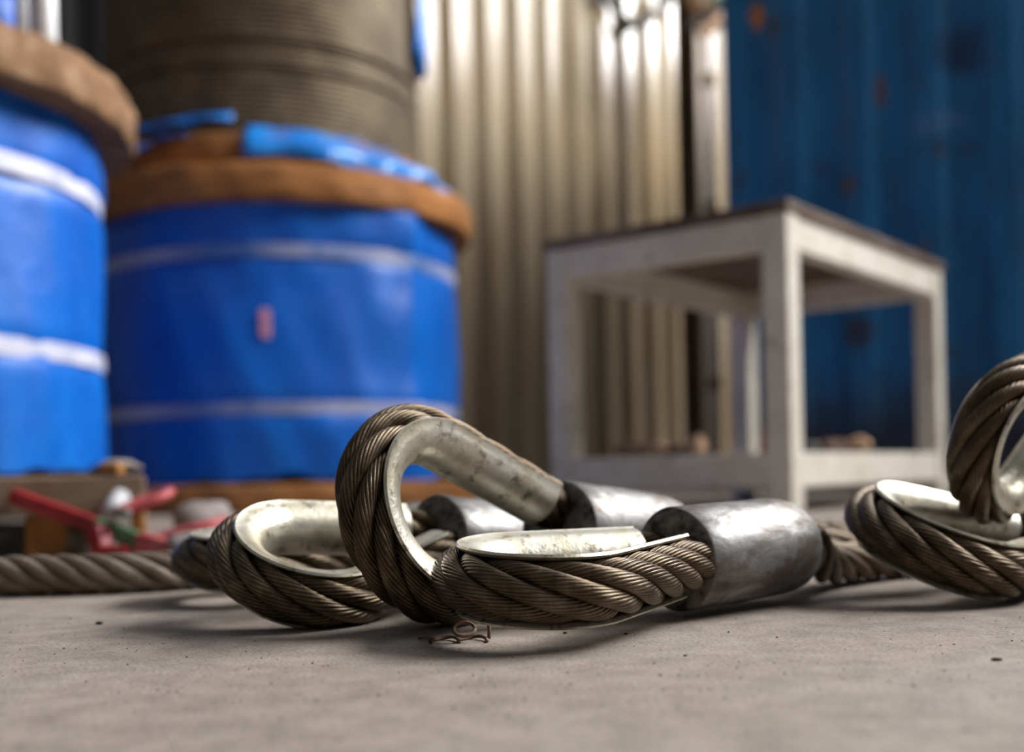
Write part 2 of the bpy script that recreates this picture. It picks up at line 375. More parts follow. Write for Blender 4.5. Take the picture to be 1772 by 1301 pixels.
def sling(name, pos, yaw, pitch, tilt, Rc, L, label, k=1.0, tail=None, ds=0.0018, nw=13, per=5, mat='rope_steel', ph=0.0, fyaw=None, group=None, flen=0.132):
    """a wire rope sling end: eye round a thimble, pressed ferrule, tail rope"""
    pos = np.array(pos); d = 0.036 * k; org = np.array([pos[0], pos[1], 0.0])
    root = empty(name, org, label, 'wire rope sling', group)
    eu, ev, ew = eye_frame(yaw, pitch, tilt)
    C, Nn, s = teardrop(Rc, L, 0.0178 * k, 0.018 * k, ds)
    P = pos + C[:, :1] * eu + C[:, 1:] * ev
    N3 = Nn[:, :1] * eu + Nn[:, 1:] * ev
    T3 = np.gradient(P, axis=0); T3 /= np.linalg.norm(T3, axis=1)[:, None]
    rope_parts('eye_rope', P, d, root, org, mat, ds, nw, per, (N3, np.cross(T3, N3)), ph)
    # thimble: a channel that cups the rope's inner half, lips turned out
    keep = np.where((C[:, 0] > 0.014 * k))[0]; keep = keep[::2] if ds < 0.0025 else keep
    a = 0.0181 * k; th = 0.0028 * k; prof = []
    ang = np.linspace(-math.pi / 2, math.pi / 2, 17)
    inner = [(-0.99 * a * math.cos(x), a * math.sin(x)) for x in ang]
    outer = [(-(a + th) * math.cos(x), (a + th) * math.sin(x)) for x in ang]
    lipi = [(0.0016 * k, a + 0.0004 * k)]; lipo = [(0.0018 * k, a + th + 0.0010 * k)]
    prof = [(lipi[0][0], -lipi[0][1])] + inner + lipi + [(0.0030 * k, a + 0.6 * th + 0.0006 * k)] + lipo + outer[::-1] + [(lipo[0][0], -lipo[0][1]), (0.0030 * k, -(a + 0.6 * th + 0.0006 * k))]
    m = len(prof); V = []; Fc = []
    for i in keep:
        for (r_, w_) in prof: V.append(P[i] - org + N3[i] * r_ + ew * w_)
    kk = len(keep)
    for i in range(kk - 1):
        for j in range(m): Fc.append((i * m + j, i * m + (j + 1) % m, (i + 1) * m + (j + 1) % m, (i + 1) * m + j))
    Fc += [tuple(range(m)), tuple((kk - 1) * m + j for j in range(m))[::-1]]
    th_o = mesh('thimble', V, Fc, 'galvanised', root); sharp(th_o, 50)
    # ferrule
    fa = -eu if fyaw is None else -eye_frame(fyaw[0], fyaw[1], 0)[0]
    h = np.cross([0, 0, 1], fa); h /= np.linalg.norm(h); up = np.cross(fa, h)
    r0 = 0.0368 * k; fl = flen * k
    pf = [(0, r0 * 0.97), (0.0012 * k, r0), (fl * 0.2, r0 * 1.0), (fl * 0.5, r0 * 1.005), (fl * 0.78, r0 * 1.0), (fl * 0.86, r0 * 0.985), (fl * 0.92, r0 * 0.945), (fl * 0.97, r0 * 0.86), (fl, r0 * 0.72), (fl * 1.0, 0.012 * k)]
    nseg = 64; V = []; Fc = []
    fo = bpy.data.objects
    for i in range(nseg):
        x = 2 * math.pi * i / nseg
        for (z, r_) in pf:
            bump_ = 1 + 0.012 * math.sin(2 * x + 0.6) + 0.006 * math.sin(5 * x + z * 60)
            V.append((r_ * bump_ * math.cos(x), r_ * bump_ * math.sin(x), z))
    m = len(pf)
    for i in range(nseg):
        i2 = (i + 1) % nseg
        for j in range(m - 1): Fc.append((i * m + j, i2 * m + j, i2 * m + j + 1, i * m + j + 1))
    from mathutils import Matrix
    fer = mesh('ferrule', V, Fc, 'aluminium', root); sharp(fer, 45)
    fer.matrix_local = Matrix(((h[0], up[0], fa[0], pos[0] - org[0]), (h[1], up[1], fa[1], pos[1] - org[1]), (h[2], up[2], fa[2], pos[2] - org[2]), (0, 0, 0, 1)))
    # rough pressed end face with a slot-shaped collar where the two rope legs go in
    V = []; Fc = []; rings = [(r0 * 0.975, 0.0004), (r0 * 0.9, -0.0016), (r0 * 0.6, -0.0012), (r0 * 0.3, 0.0), (r0 * 0.04, 0.0)]
    for (r_, z) in rings:
        for i in range(nseg):
            x = 2 * math.pi * i / nseg
            b_ = 1 + 0.012 * math.sin(2 * x + 0.6)
            V.append((r_ * b_ * math.cos(x), r_ * b_ * math.sin(x), z * k + 0.0009 * k * math.sin(3 * x + r_ * 300)))
    for q in range(len(rings) - 1):
        for i in range(nseg):
            i2 = (i + 1) % nseg; Fc.append((q * nseg + i, (q + 1) * nseg + i, (q + 1) * nseg + i2, q * nseg + i2))
    ef = mesh('end_face', V, Fc, 'grimy_steel', fer); ef['label'] = 'dark grimy end face'
    if tail is not None:
        a0 = pos + fa * (fl - 0.012 * k); a1 = pos + fa * (fl + 0.02 * k)
        pts = spline([a0, a1] + [np.array(p) for p in tail], 30)
        rope_parts('tail_rope', pts, d, root, org, mat, ds * 1.3, nw, per, None, ph)
    return root

def scaled(p, k, dz=0.0):
    return (p[0] * k, p[1] * k, H + (p[2] - H) * k + dz)

k = .98
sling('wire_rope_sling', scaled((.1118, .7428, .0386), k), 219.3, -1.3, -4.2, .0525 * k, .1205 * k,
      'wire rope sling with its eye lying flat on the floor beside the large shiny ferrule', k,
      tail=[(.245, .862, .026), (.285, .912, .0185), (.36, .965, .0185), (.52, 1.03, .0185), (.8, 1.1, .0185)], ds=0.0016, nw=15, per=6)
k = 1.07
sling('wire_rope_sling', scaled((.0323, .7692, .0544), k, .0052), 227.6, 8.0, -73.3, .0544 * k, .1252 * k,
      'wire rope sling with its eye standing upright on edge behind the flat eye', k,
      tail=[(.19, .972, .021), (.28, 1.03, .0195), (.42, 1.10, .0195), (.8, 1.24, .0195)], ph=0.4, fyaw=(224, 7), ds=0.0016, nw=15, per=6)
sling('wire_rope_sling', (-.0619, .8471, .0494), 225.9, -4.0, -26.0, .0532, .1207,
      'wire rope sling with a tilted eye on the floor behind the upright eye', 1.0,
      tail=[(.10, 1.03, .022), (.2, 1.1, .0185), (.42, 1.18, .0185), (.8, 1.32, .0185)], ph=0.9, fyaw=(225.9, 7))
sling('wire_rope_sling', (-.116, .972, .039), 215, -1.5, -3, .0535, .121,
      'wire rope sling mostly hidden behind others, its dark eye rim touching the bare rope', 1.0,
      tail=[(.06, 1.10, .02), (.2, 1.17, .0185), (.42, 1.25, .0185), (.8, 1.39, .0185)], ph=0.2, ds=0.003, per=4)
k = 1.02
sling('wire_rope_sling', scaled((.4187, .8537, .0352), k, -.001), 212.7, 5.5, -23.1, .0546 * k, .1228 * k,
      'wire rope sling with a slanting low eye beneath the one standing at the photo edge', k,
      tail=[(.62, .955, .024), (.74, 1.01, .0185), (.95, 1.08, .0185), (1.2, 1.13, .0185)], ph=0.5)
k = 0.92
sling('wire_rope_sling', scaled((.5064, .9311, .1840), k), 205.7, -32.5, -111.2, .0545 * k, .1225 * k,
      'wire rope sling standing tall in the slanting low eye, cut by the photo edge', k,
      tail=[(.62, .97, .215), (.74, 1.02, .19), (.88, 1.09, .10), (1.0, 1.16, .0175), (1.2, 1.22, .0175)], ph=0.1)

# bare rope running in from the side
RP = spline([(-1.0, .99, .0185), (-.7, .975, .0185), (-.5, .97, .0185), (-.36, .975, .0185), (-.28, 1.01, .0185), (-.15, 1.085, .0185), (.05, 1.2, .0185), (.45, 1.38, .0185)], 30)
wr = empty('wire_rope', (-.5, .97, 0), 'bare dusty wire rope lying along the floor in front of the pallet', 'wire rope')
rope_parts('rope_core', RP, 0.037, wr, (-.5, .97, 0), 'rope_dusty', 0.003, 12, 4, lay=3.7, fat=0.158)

# ---------------------------------------------------------------- setting
V, Q = [], []
xs = np.linspace(-9, 9, 2); 
fl = mesh('floor', [(-9, -3, 0), (9, -3, 0), (9, 12, 0), (-9, 12, 0)], [(0, 1, 2, 3)], 'concrete', smooth=False); tag(fl, kind='structure')

def corrugated(name, p0, p1, z0, z1, pitch, depth, mat, flat=0.3, slope=0.2, phase=0.0, kind=None, parent=None, org=None):
    """trapezoid-ribbed sheet with thickness, from p0 to p1 in plan"""
    p0, p1 = np.array(p0, float), np.array(p1, float); Ln = np.linalg.norm(p1 - p0); d = (p1 - p0) / Ln; n = np.array([d[1], -d[0]])
    pts = []; t_ = -phase
    while t_ < Ln:
        for f, h in ((0, 0), (flat, 0), (flat + slope, 1), (2 * flat + slope, 1)):
            x = t_ + f * pitch
            if 0 <= x <= Ln: pts.append((x, h * depth))
        t_ += pitch * (2 * flat + 2 * slope)
    pts = [(0, pts[0][1])] + pts + [(Ln, pts[-1][1])]
    V = []; Fc = []; m = len(pts)
    for off in (0.0, -0.003):
        for z in (z0, z1):
            for x, h in pts: q = p0 + d * x + n * (h + off); V.append((q[0], q[1], z))
    for i in range(m - 1):
        Fc.append((i, i + 1, m + i + 1, m + i)); Fc.append((2 * m + i + 1, 2 * m + i, 3 * m + i, 3 * m + i + 1))
        Fc.append((m + i, m + i + 1, 3 * m + i + 1, 3 * m + i)); Fc.append((i + 1, i, 2 * m + i, 2 * m + i + 1))
    if org is not None: V = [np.array(v) - np.array(org) for v in V]
    o = mesh(name, V, Fc, mat, parent, smooth=False); bevel(o, 0.012, 3, 20)
    return tag(o, kind=kind)

wd = np.array([.646, .764]); w0 = np.array([-.15, 5.6])
corrugated('wall_back', w0 - .8 * wd, w0 + 2.75 * wd, 0, 3.6, 0.26, 0.05, 'cladding', 0.26, 0.24, 0.06, kind='structure')
corrugated('wall_left', (-8, 6.6), (-.75, 5.1), 0, 3.6, 0.26, 0.03, 'dark_cladding', kind='structure')

# ---------------------------------------------------------------- steel column and what hangs by it
cx, cy = 1.16, 6.45
col = empty('steel_column', (cx, cy, 0), 'brown steel column between the corrugated wall and the blue container', 'column')
a = np.array([wd[0], wd[1], 0]) ; b = np.array([wd[1], -wd[0], 0]); c0 = np.array([0.0, 0, 1.75])
obox('web', c0, a * .006, b * .06, (0, 0, 1.75), 'column_steel', col, 0.002)
obox('flange', c0 + b * .066, a * .11, b * .006, (0, 0, 1.75), 'column_steel', col, 0.002)
obox('flange', c0 - b * .066, a * .11, b * .006, (0, 0, 1.75), 'column_steel', col, 0.002)
obox('base_plate', np.array([0, 0, .01]), a * .16, b * .12, (0, 0, .01), 'column_steel', col, 0.002)
pp = at(1232, 400, 6.2)
pipe = empty('conduit_pipe', (pp.x, pp.y, 0), 'pale vertical conduit pipe beside the brown steel column', 'pipe')
tube('pipe', [(0, 0, 0), (0, 0, 1), (0, 0, 2.3), (0, 0, 3.3)], 0.03, 'pale_paint', pipe, 16)
for z in (1.62, 2.36, 2.74, 0.6):
    V, Fc = lathe_vf([(.031, z - .035), (.042, z - .035), (.042, z + .035), (.031, z + .035)], 20)
    o = mesh('pipe_clip', V, Fc, 'column_steel', pipe); sharp(o)

def hang(name, pix, Y, r, mat, label, cat, n=10):
    P = spline([tuple(at(x, y, Yy)) for (x, y), Yy in zip(pix, Y if isinstance(Y, (list, tuple)) else [Y] * len(pix))], 16)
    o = tube(name, P, r, mat, None, n, origin=tuple(P[len(P) // 2])); return tag(o, label, cat)
hang('electric_cable', [(1010, -60), (1050, -5), (1078, 30), (1100, 42), (1125, 32), (1150, 10), (1185, -40)], [6.18, 6.38, 6.5, 6.6, 6.7, 6.82, 7.0], .03, 'black_rubber', 'dark cable drooping across the top of the corrugated wall', 'cable')
hang('steel_hook_bar', [(1190, 48), (1200, 42), (1225, 26), (1252, 8), (1270, -10)], 5.86, .026, 'black_rubber', 'dark slanting hook bar beside the blue container top', 'hook')
hang('webbing_sling', [(1200, -70), (1203, -10), (1212, 14), (1228, 14), (1238, -10), (1240, -70)], 6.0, .045, 'peach_web', 'peach webbing loop hanging above the dark hook bar', 'sling')
hang('webbing_sling', [(1238, -70), (1238, -14), (1244, -2), (1250, -14), (1254, -70)], 5.9, .028, 'green_web', 'pale green webbing loop hanging next to the container corner', 'sling')
hang('webbing_sling', [(1214, 60), (1222, 52), (1236, 42), (1250, 36), (1262, 34)], 6.02, .04, 'peach_web', 'short tan webbing bundle under the dark hook bar', 'sling')

# ---------------------------------------------------------------- blue shipping container
ca = np.array([.945, 4.6]); cb = np.array([2.6, 3.55]); cd = (cb - ca) / np.linalg.norm(cb - ca); cn = np.array([cd[1], -cd[0]])
t = mk('container_paint')
n = t.noise(3.5, 6, 0.65, t.mapping((1.6, 1.6, 0.5))); n2 = t.noise(6.5, 6, 0.7); n3 = t.noise(1.0, 5, 0.6, t.mapping((16, 16, 1.1)))
c = t.ramp(n, [(0.3, lin(12, 78, 120)), (0.55, lin(24, 104, 156)), (0.8, lin(38, 120, 170))])
c = t.mix(t.math('MULTIPLY', t.ramp(n2, [(0.58, 0), (0.66, 1)]), 0.7), c, lin(62, 52, 52))
c = t.mix(t.math('MULTIPLY', t.ramp(n3, [(0.6, 0), (0.74, 1)]), 0.6), c, lin(70, 58, 52))
def cpix(px, py):
    """where a pixel's ray meets the container side: its along-wall and height coordinates"""
    dr = at(px, py, 1.0) - Vector((0, 0, H)); A = np.array([[dr.x, -cd[0]], [dr.y, -cd[1]]]); y, s = np.linalg.solve(A, ca)
    return s, H + dr.z * y
for (px, py, rx, rz, colr, st) in ((1308, 26, .035, .07, lin(196, 120, 34), .95), (1522, 155, .03, .09, lin(110, 66, 40), .8), (1470, 322, .045, .05, lin(96, 64, 54), .7), (1490, 575, .09, .09, lin(56, 38, 36), .8),
                               (1620, 212, .14, .06, lin(70, 118, 168), .75), (1660, 85, .12, .12, lin(22, 30, 72), .7), (1450, 480, .03, .03, lin(84, 58, 52), .7), (1600, 440, .03, .08, lin(90, 58, 48), .7)):
    s, z = cpix(px, py); c = t.mix(t.math('MULTIPLY', t.spot((s, z), rx, rz, .6), st), c, colr)
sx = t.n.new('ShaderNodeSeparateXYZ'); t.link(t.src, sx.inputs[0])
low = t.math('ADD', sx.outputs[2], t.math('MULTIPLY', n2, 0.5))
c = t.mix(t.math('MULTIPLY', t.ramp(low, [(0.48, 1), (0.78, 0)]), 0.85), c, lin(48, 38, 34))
t.set(color=c, rough=0.5, spec=0.4); t.bump(n2, 0.15, 0.006)
con = empty('shipping_container', (ca[0], ca[1], 0), 'dark blue rusty shipping container behind the steel table', 'shipping container')
con.rotation_euler = (0, 0, math.atan2(cd[1], cd[0]))
LC = 4.0; HC = 2.6; DC = 2.4
corrugated('side_panel', (.12, .02), (LC - .12, .02), .22, HC - .1, 0.27, .034, 'container_paint', 0.28, 0.22, 0.0, parent=con)
box('corner_post', (0, 0, .06), (.13, .14, HC), 'container_paint', con, .01)
box('corner_post', (LC - .13, 0, .06), (LC, .14, HC), 'container_paint', con, .01)
box('corner_post', (0, DC - .14, .06), (.13, DC, HC), 'container_paint', con, .01)
box('bottom_rail', (.13, -.005, .07), (LC - .13, .07, .23), 'container_paint', con, .006)
box('top_rail', (.13, -.005, HC - .11), (LC - .13, .07, HC), 'container_paint', con, .006)
box('end_panel', (.02, .14, .07), (.06, DC - .14, HC), 'container_paint', con, .004)
box('roof_panel', (.06, .07, HC - .04), (LC - .06, DC, HC - .01), 'container_paint', con, .004)
for x in (0.0, LC - .18):
    box('corner_casting', (x, -.012, 0), (x + .18, .15, .12), 'container_paint', con, .008)
box('floor_frame', (.1, .1, .08), (LC - .1, DC - .1, .2), 'container_paint', con, .004)

# ---------------------------------------------------------------- steel table
N0 = np.array([.621, 2.37]); dR = np.array([math.cos(R(50)), math.sin(R(50))]); dL = np.array([math.cos(R(144)), math.sin(R(144))])
LR, LL = 1.03, .645; TH = .697
tb = empty('steel_table', (N0[0], N0[1], 0), 'cream painted steel work table in front of the blue container', 'table')
def tp(a, b, z): q = dR * a + dL * b; return np.array([q[0], q[1], z])
def tbox(name, a0, a1, b0, b1, z0, z1, mat, bev=.003, par=tb):
    V = [tp(a0, b0, z0), tp(a1, b0, z0), tp(a1, b1, z0), tp(a0, b1, z0), tp(a0, b0, z1), tp(a1, b0, z1), tp(a1, b1, z1), tp(a0, b1, z1)]
    o = mesh(name, V, box_vf((0, 0, 0), (1, 1, 1))[1], mat, par, smooth=False); return bevel(o, bev)
w = .062
tbox('tabletop', -.006, LR + .006, -.006, LL + .006, TH - .024, TH, 'table_plate', .003)
for a in (0, LR - w):
    for b in (0, LL - w): tbox('leg', a, a + w, b, b + w, 0, TH - .024, 'table_paint', .005)
ap = .078
for (a0, a1, b0, b1) in ((w, LR - w, .004, .05), (w, LR - w, LL - .05, LL - .004), (.004, .05, w, LL - w), (LR - .05, LR - .004, w, LL - w)):
    tbox('apron', a0, a1, b0, b1, TH - .024 - ap, TH - .0245, 'table_paint', .004)
    tbox('lower_rail', a0, a1, b0, b1, .056, .136, 'table_paint', .004)
tbox('lower_shelf', .0505, LR - .0505, .0505, LL - .0505, .124, .130, 'table_plate', .001)

def tworld(a, b, z): q = tp(a, b, z); return (q[0] + N0[0], q[1] + N0[1], z)
def lump(name, loc, size, mat, label, cat, seed, group=None):
    r = np.random.default_rng(seed); V = []; Fc = []; n, m = 24, 13
    for j in range(m):
        v = math.pi * j / (m - 1)
        for i in range(n):
            u = 2 * math.pi * i / n
            f = 1 + .22 * math.sin(2 * u + seed) * math.sin(v) + .14 * math.sin(3 * v + 2 * u + seed * 2) * math.sin(v) + .09 * math.sin(7 * v + 5 * u + seed) * math.sin(v)
            V.append((size[0] * f * math.sin(v) * math.cos(u), size[1] * f * math.sin(v) * math.sin(u), size[2] * (1 - math.cos(v) * f)))
    for j in range(m - 1):
        for i in range(n): Fc.append((j * n + i, j * n + (i + 1) % n, (j + 1) * n + (i + 1) % n, (j + 1) * n + i))
    V = np.array(V); V[:, 2] -= V[:, 2].min()
    o = mesh(name, V, Fc, mat); o.location = loc; return tag(o, label, cat, group)
def ring(name, loc, Rr, r, mat, label, cat, tilt=(0, 0, 0)):
    P = [(Rr * math.cos(x), Rr * math.sin(x), 0) for x in np.linspace(0, 2 * math.pi, 28)]
    V, Fc = tube_vf(np.array(P), r, 10, False); o = mesh(name, V, Fc, mat); o.location = loc; o.rotation_euler = tilt; return tag(o, label, cat)
zs = .1305
lump('scrap_lump', tworld(.1, .47, zs), (.034, .03, .022), 'rust', 'dark brown lump at the far end of the table shelf', 'scrap', 1)
lump('scrap_lump', tworld(.12, .40, zs), (.022, .022, .022), 'peach_web', 'tan lump next to the dark brown one on the table shelf', 'scrap', 2)
lump('scrap_lump', tworld(.1, .345, zs), (.025, .02, .019), 'rust', 'low brown lump in the middle of the table shelf', 'scrap', 5)
lump('scrap_lump', tworld(.1, .285, zs), (.022, .022, .027), 'peach_web', 'tallest tan lump on the table shelf', 'scrap', 4)
lump('scrap_lump', tworld(.15, .12, zs), (.024, .024, .031), 'faded_red', 'reddish lump on the table shelf beside the front leg', 'scrap', 3)
lump('scrap_lump', tworld(.32, .10, zs), (.034, .022, .017), 'black_rubber', 'black flat lump on the table shelf', 'scrap', 6)
lump('scrap_lump', tworld(.47, .10, zs), (.036, .026, .021), 'rust', 'wide rusty lump on the table shelf under the bright rail side', 'scrap', 7)
lump('scrap_lump', tworld(.63, .10, zs), (.026, .024, .026), 'peach_web', 'pale lump on the table shelf nearest the far leg', 'scrap', 8)

# ---------------------------------------------------------------- cable reels
def flange(name, r, z0, z1, mat, parent, wob=.004, seed=0):
    b = .012
    prof = [(0.02, z0), (r * .6, z0), (r - b, z0), (r - .3 * b, z0 + .3 * b), (r, z0 + b), (r, (z0 + z1) / 2), (r, z1 - b), (r - .3 * b, z1 - .3 * b), (r - b, z1), (r * .6, z1), (.02, z1)]
    ph = seed * 1.7
    V, Fc = lathe_vf(prof, 120, rfun=lambda a, z, j: (wob * (math.sin(7 * a + ph) + .7 * math.sin(17 * a + 2 * ph) + .8 * math.sin(31 * a + z * 30))) if 2 <= j <= 8 else 0)
    o = mesh(name, V, Fc, mat, parent); sharp(o, 50); return o

def folds(seam, a, z):
    d = 0.0
    for (sa, wl, wr, hh) in seam or ():                     # a long slope on one side, a short one on the other
        x = ((a - sa + math.pi) % (2 * math.pi)) - math.pi + .012 * math.sin(14 * z + sa)
        d += hh * math.exp(-abs(x) / (wr if x > 0 else wl)) * (1 + .22 * math.sin(19 * z + sa * 5))
    return d

def wrap_body(name, r, z0, z1, mat, parent, straps, seed, seam=None, hem=.02):
    """blue plastic wound on the rope body: pinched under the straps, wrinkled, ragged lower hem"""
    zs_ = np.linspace(z0, z1, 70); ph = seed * 2.3
    def rf(a, z, j):
        d = .0045 * math.sin(3 * a + 9 * z + ph) + .003 * math.sin(11 * a - 5 * z + ph) + .0018 * math.sin(23 * a + 14 * z)
        for s in straps: d -= .010 * math.exp(-((z - s) / .03) ** 2)
        if seam is not None:
            d += folds(seam, a, z)
        return d
    NS = 300
    V, Fc = lathe_vf([(r, z) for z in zs_], NS, rfun=rf)
    m = len(zs_)
    for i in range(NS):
        a = 2 * math.pi * i / NS
        for j in range(6):
            v = list(V[i * m + j]); v[2] += (hem * (math.sin(5 * a + ph) * .5 + math.sin(13 * a) * .35 + math.sin(29 * a + ph) * .25) + hem * .5) * (1 - j / 6)
            V[i * m + j] = tuple(v)
    return mesh(name, V, Fc, mat, parent)

def strap(name, r, z, wd_, mat, parent, dz=0.0, da=0.0, r_in=.010, seam=None):
    prof = [(r - r_in, z - wd_ / 2), (r + .003, z - wd_ / 2), (r + .004, z), (r + .003, z + wd_ / 2), (r - r_in, z + wd_ / 2)]
    V, Fc = lathe_vf(prof, 240, rfun=lambda a, z_, j: folds(seam, a, z) - .003)
    V = [(x, y, zz + dz * math.cos(math.atan2(y, x) - da)) for x, y, zz in V]
    o = mesh(name, V, Fc, mat, parent); return sharp(o)

# reel behind, wrapped in blue
X2, Y2 = -.821, 3.89
r2 = empty('cable_reel', (X2, Y2, 0), 'blue wrapped cable reel with orange-brown wooden flanges carrying the bare reel', 'cable reel', 'wooden cable reels')
flange('bottom_flange', .69, 0, .087, 'wood_orange', r2, seed=1)
flange('top_flange', .69, .949, 1.06, 'wood_orange', r2, seed=2)
face = math.atan2(-Y2, -X2)
seam_a = math.atan2(at(690, 500, 3.5).y - Y2, at(690, 500, 3.5).x - X2)
SEAM2 = [(seam_a, .26, .10, .042), (seam_a + .10, .02, .03, .006)]
wrap_body('plastic_wrap', .632, .09, .948, 'blue_wrap', r2, (.803, .319), 1, seam=SEAM2)
strap('strap', .632, .803, .042, 'strap_dull', r2, seam=SEAM2)
strap('strap', .632, .319, .040, 'strap_dull', r2, seam=SEAM2)
# pink tag on the wrap
tg = at(462, 563, 3.30); ta = math.atan2(tg.y - Y2, tg.x - X2); V = []; Fc = []
for i in range(5):
    a = ta + (i - 2) * .012
    for zz in (-.045, -.02, .02, .045):
        for rr in (.636, .645): V.append((rr * math.cos(a), rr * math.sin(a), tg.z + zz * (1 if abs(i - 2) < 2 else .85)))
for i in range(4):
    for j in range(3):
        o0 = i * 8 + j * 2; Fc.append((o0 + 1, o0 + 9, o0 + 11, o0 + 3)); Fc.append((o0, o0 + 2, o0 + 10, o0 + 8))
    Fc += [(i * 8, i * 8 + 8, i * 8 + 9, i * 8 + 1), (i * 8 + 6, i * 8 + 7, i * 8 + 15, i * 8 + 14)]
Fc += [(j * 2, j * 2 + 1, j * 2 + 3, j * 2 + 2) for j in range(3)] + [(32 + j * 2, 32 + j * 2 + 2, 32 + j * 2 + 3, 32 + j * 2 + 1) for j in range(3)]
o = mesh('paper_tag', V, Fc, 'pink_paper', r2, smooth=False); o['label'] = 'small pink paper tag'

# bare wire reel on top of it
X3, Y3 = -.865, 3.90
r3 = empty('cable_reel', (X3, Y3, 1.06), 'cable reel of bare brown wire rope stacked on the blue wrapped one', 'cable reel', 'wooden cable reels')
flange('bottom_flange', .61, .0, .115, 'wood_orange', r3, seed=3)
flange('top_flange', .61, .93, 1.04, 'wood_orange', r3, seed=4)
prof = []; z = .115; pit = .017; kk_ = 0
while z < .93:
    base = .535 + (.006 if z > .43 else 0) + (.004 if z < .33 else 0) - (.018 if kk_ in (13, 18) else 0)
    for q in range(6):
        x = q / 6; prof.append((base + .007 * math.sqrt(max(0, 1 - (2 * x - 1) ** 2)), z + pit * x))
    z += pit; kk_ += 1
prof.append((.53, min(z, .93)))
V, Fc = lathe_vf(prof, 110, rfun=lambda a, z, j: .003 * math.sin(4 * a + z * 10))
V = [(x, y, min(.93, max(.114, z + .006 * math.sin(math.atan2(y, x) * 2 + 1.0)))) for x, y, z in V]
mesh('wire_rope_coil', V, Fc, 'coil_rope', r3)

def drape(name, r, az0, az1, ztop, zbot, mat, parent, c, out=.0, seed=0):
    """torn plastic sheet lying against the reel rim between two bearings; ztop/zbot may be functions of 0..1"""
    V = []; Fc = []; n, m = 40, 8
    for i in range(n + 1):
        u = i / n; a = az0 + (az1 - az0) * u
        zt, zb = ztop(u), zbot(u)
        for j in range(m + 1):
            w_ = j / m; z = zt + (zb - zt) * w_
            rr = r(w_) + .012 * math.sin(9 * u * 3 + seed) * w_ + .006 * math.sin(31 * u + 5 * w_ + seed)
            V.append((rr * math.cos(a), rr * math.sin(a), z))
    for i in range(n):
        for j in range(m):
            q = i * (m + 1) + j; Fc.append((q, q + m + 1, q + m + 2, q + 1))
    o = mesh(name, V, Fc, mat, parent); s = o.modifiers.new('s', 'SOLIDIFY'); s.thickness = .004; s.offset = 1; return o
def bear(px, py, Y, X_, Y_): p = at(px, py, Y); return math.atan2(p.y - Y_, p.x - X_)
b0, b1 = bear(425, 240, 3.32, X3, Y3), bear(775, 300, 3.80, X3, Y3)
ra = .64
drape('torn_plastic_sheet', lambda w_: .56 + .10 * min(1, w_ * 1.6), b0, b1 + .15, lambda u: .15 - .02 * u, lambda u: .020 + .012 * math.sin(11 * u), 'blue_sheet', r3, None, seed=1)
b2, b3 = bear(215, 190, 3.5, X3, Y3), bear(405, 185, 3.35, X3, Y3)
drape('torn_plastic_sheet', lambda w_: .565 + .02 * w_, b2 - .25, b3, lambda u: .185 + .004 * math.sin(9 * u), lambda u: .150 + .012 * u, 'blue_sheet', r3, None, seed=2)
b4, b5 = bear(215, 230, 3.5, X3, Y3), bear(335, 230, 3.35, X3, Y3)
drape('torn_plastic_sheet', lambda w_: .57 + .07 * min(1, w_ * 1.5), b4 - .3, b5, lambda u: .118, lambda u: .03 + .085 * u ** 2, 'blue_wrap', r3, None, seed=3)
b6 = bear(735, 20, 3.85, X3, Y3)
drape('torn_plastic_sheet', lambda w_: .60 - .03 * w_, b6 - .10, b6 + .18, lambda u: .93, lambda u: .47 + .16 * abs(u - .45), 'blue_sheet', r3, None, seed=4)

# front reel on the pallet
X1, Y1 = -1.537, 2.557; PT = .112
r1 = empty('cable_reel', (X1, Y1, PT), 'blue wrapped cable reel with bright white straps standing on the pallet', 'cable reel', 'wooden cable reels')
flange('bottom_flange', .50, 0, .03, 'wood_grey', r1, seed=5)
flange('top_flange', .616, .95 - PT, 1.063 - PT, 'wood_grey', r1, seed=6)
SEAM1 = [(-1.0, .1, .08, .012), (-.6, .05, .08, .008)]
wrap_body('plastic_wrap', .532, .018, .949 - PT, 'blue_wrap', r1, (.786 - PT, .40 - PT), 3, seam=SEAM1, hem=.014)
strap('strap', .532, .786 - PT, .042, 'strap_white', r1, .012, -.4, seam=SEAM1)
strap('strap', .532, .40 - PT, .040, 'strap_white', r1, seam=SEAM1)

# things on the front reel
p = (-1.135, 2.44)
t0 = empty('plastic_bottle', (-1.046, 2.45, 1.064), 'slim white plastic bottle on top of the pallet reel', 'bottle')
V, Fc = lathe_vf([(.002, 0), (.021, 0), (.024, .004), (.024, .17), (.021, .185), (.011, .2), (.011, .215), (.002, .215)], 32); o = mesh('body', V, Fc, 'white_plastic', t0); sharp(o, 50)
V, Fc = lathe_vf([(.012, .212), (.0135, .214), (.0135, .235), (.002, .236)], 24); o = mesh('cap', V, Fc, 'white_plastic', t0); sharp(o, 50)
t1_ = empty('plastic_bottle', (-1.09, 2.43, 1.064), 'thin pale grey bottle between the white bottle and the blue drum', 'bottle')
V, Fc = lathe_vf([(.002, 0), (.014, 0), (.0165, .003), (.0165, .15), (.013, .165), (.007, .175), (.007, .185), (.002, .185)], 28); o = mesh('body', V, Fc, 'pale_plastic', t1_); sharp(o, 50)
V, Fc = lathe_vf([(.008, .183), (.009, .185), (.009, .2), (.002, .201)], 24); o = mesh('cap', V, Fc, 'white_plastic', t1_); sharp(o, 50)
t2_ = empty('plastic_drum', (-1.25, 2.50, 1.064), 'blue plastic drum on top of the pallet reel', 'drum')
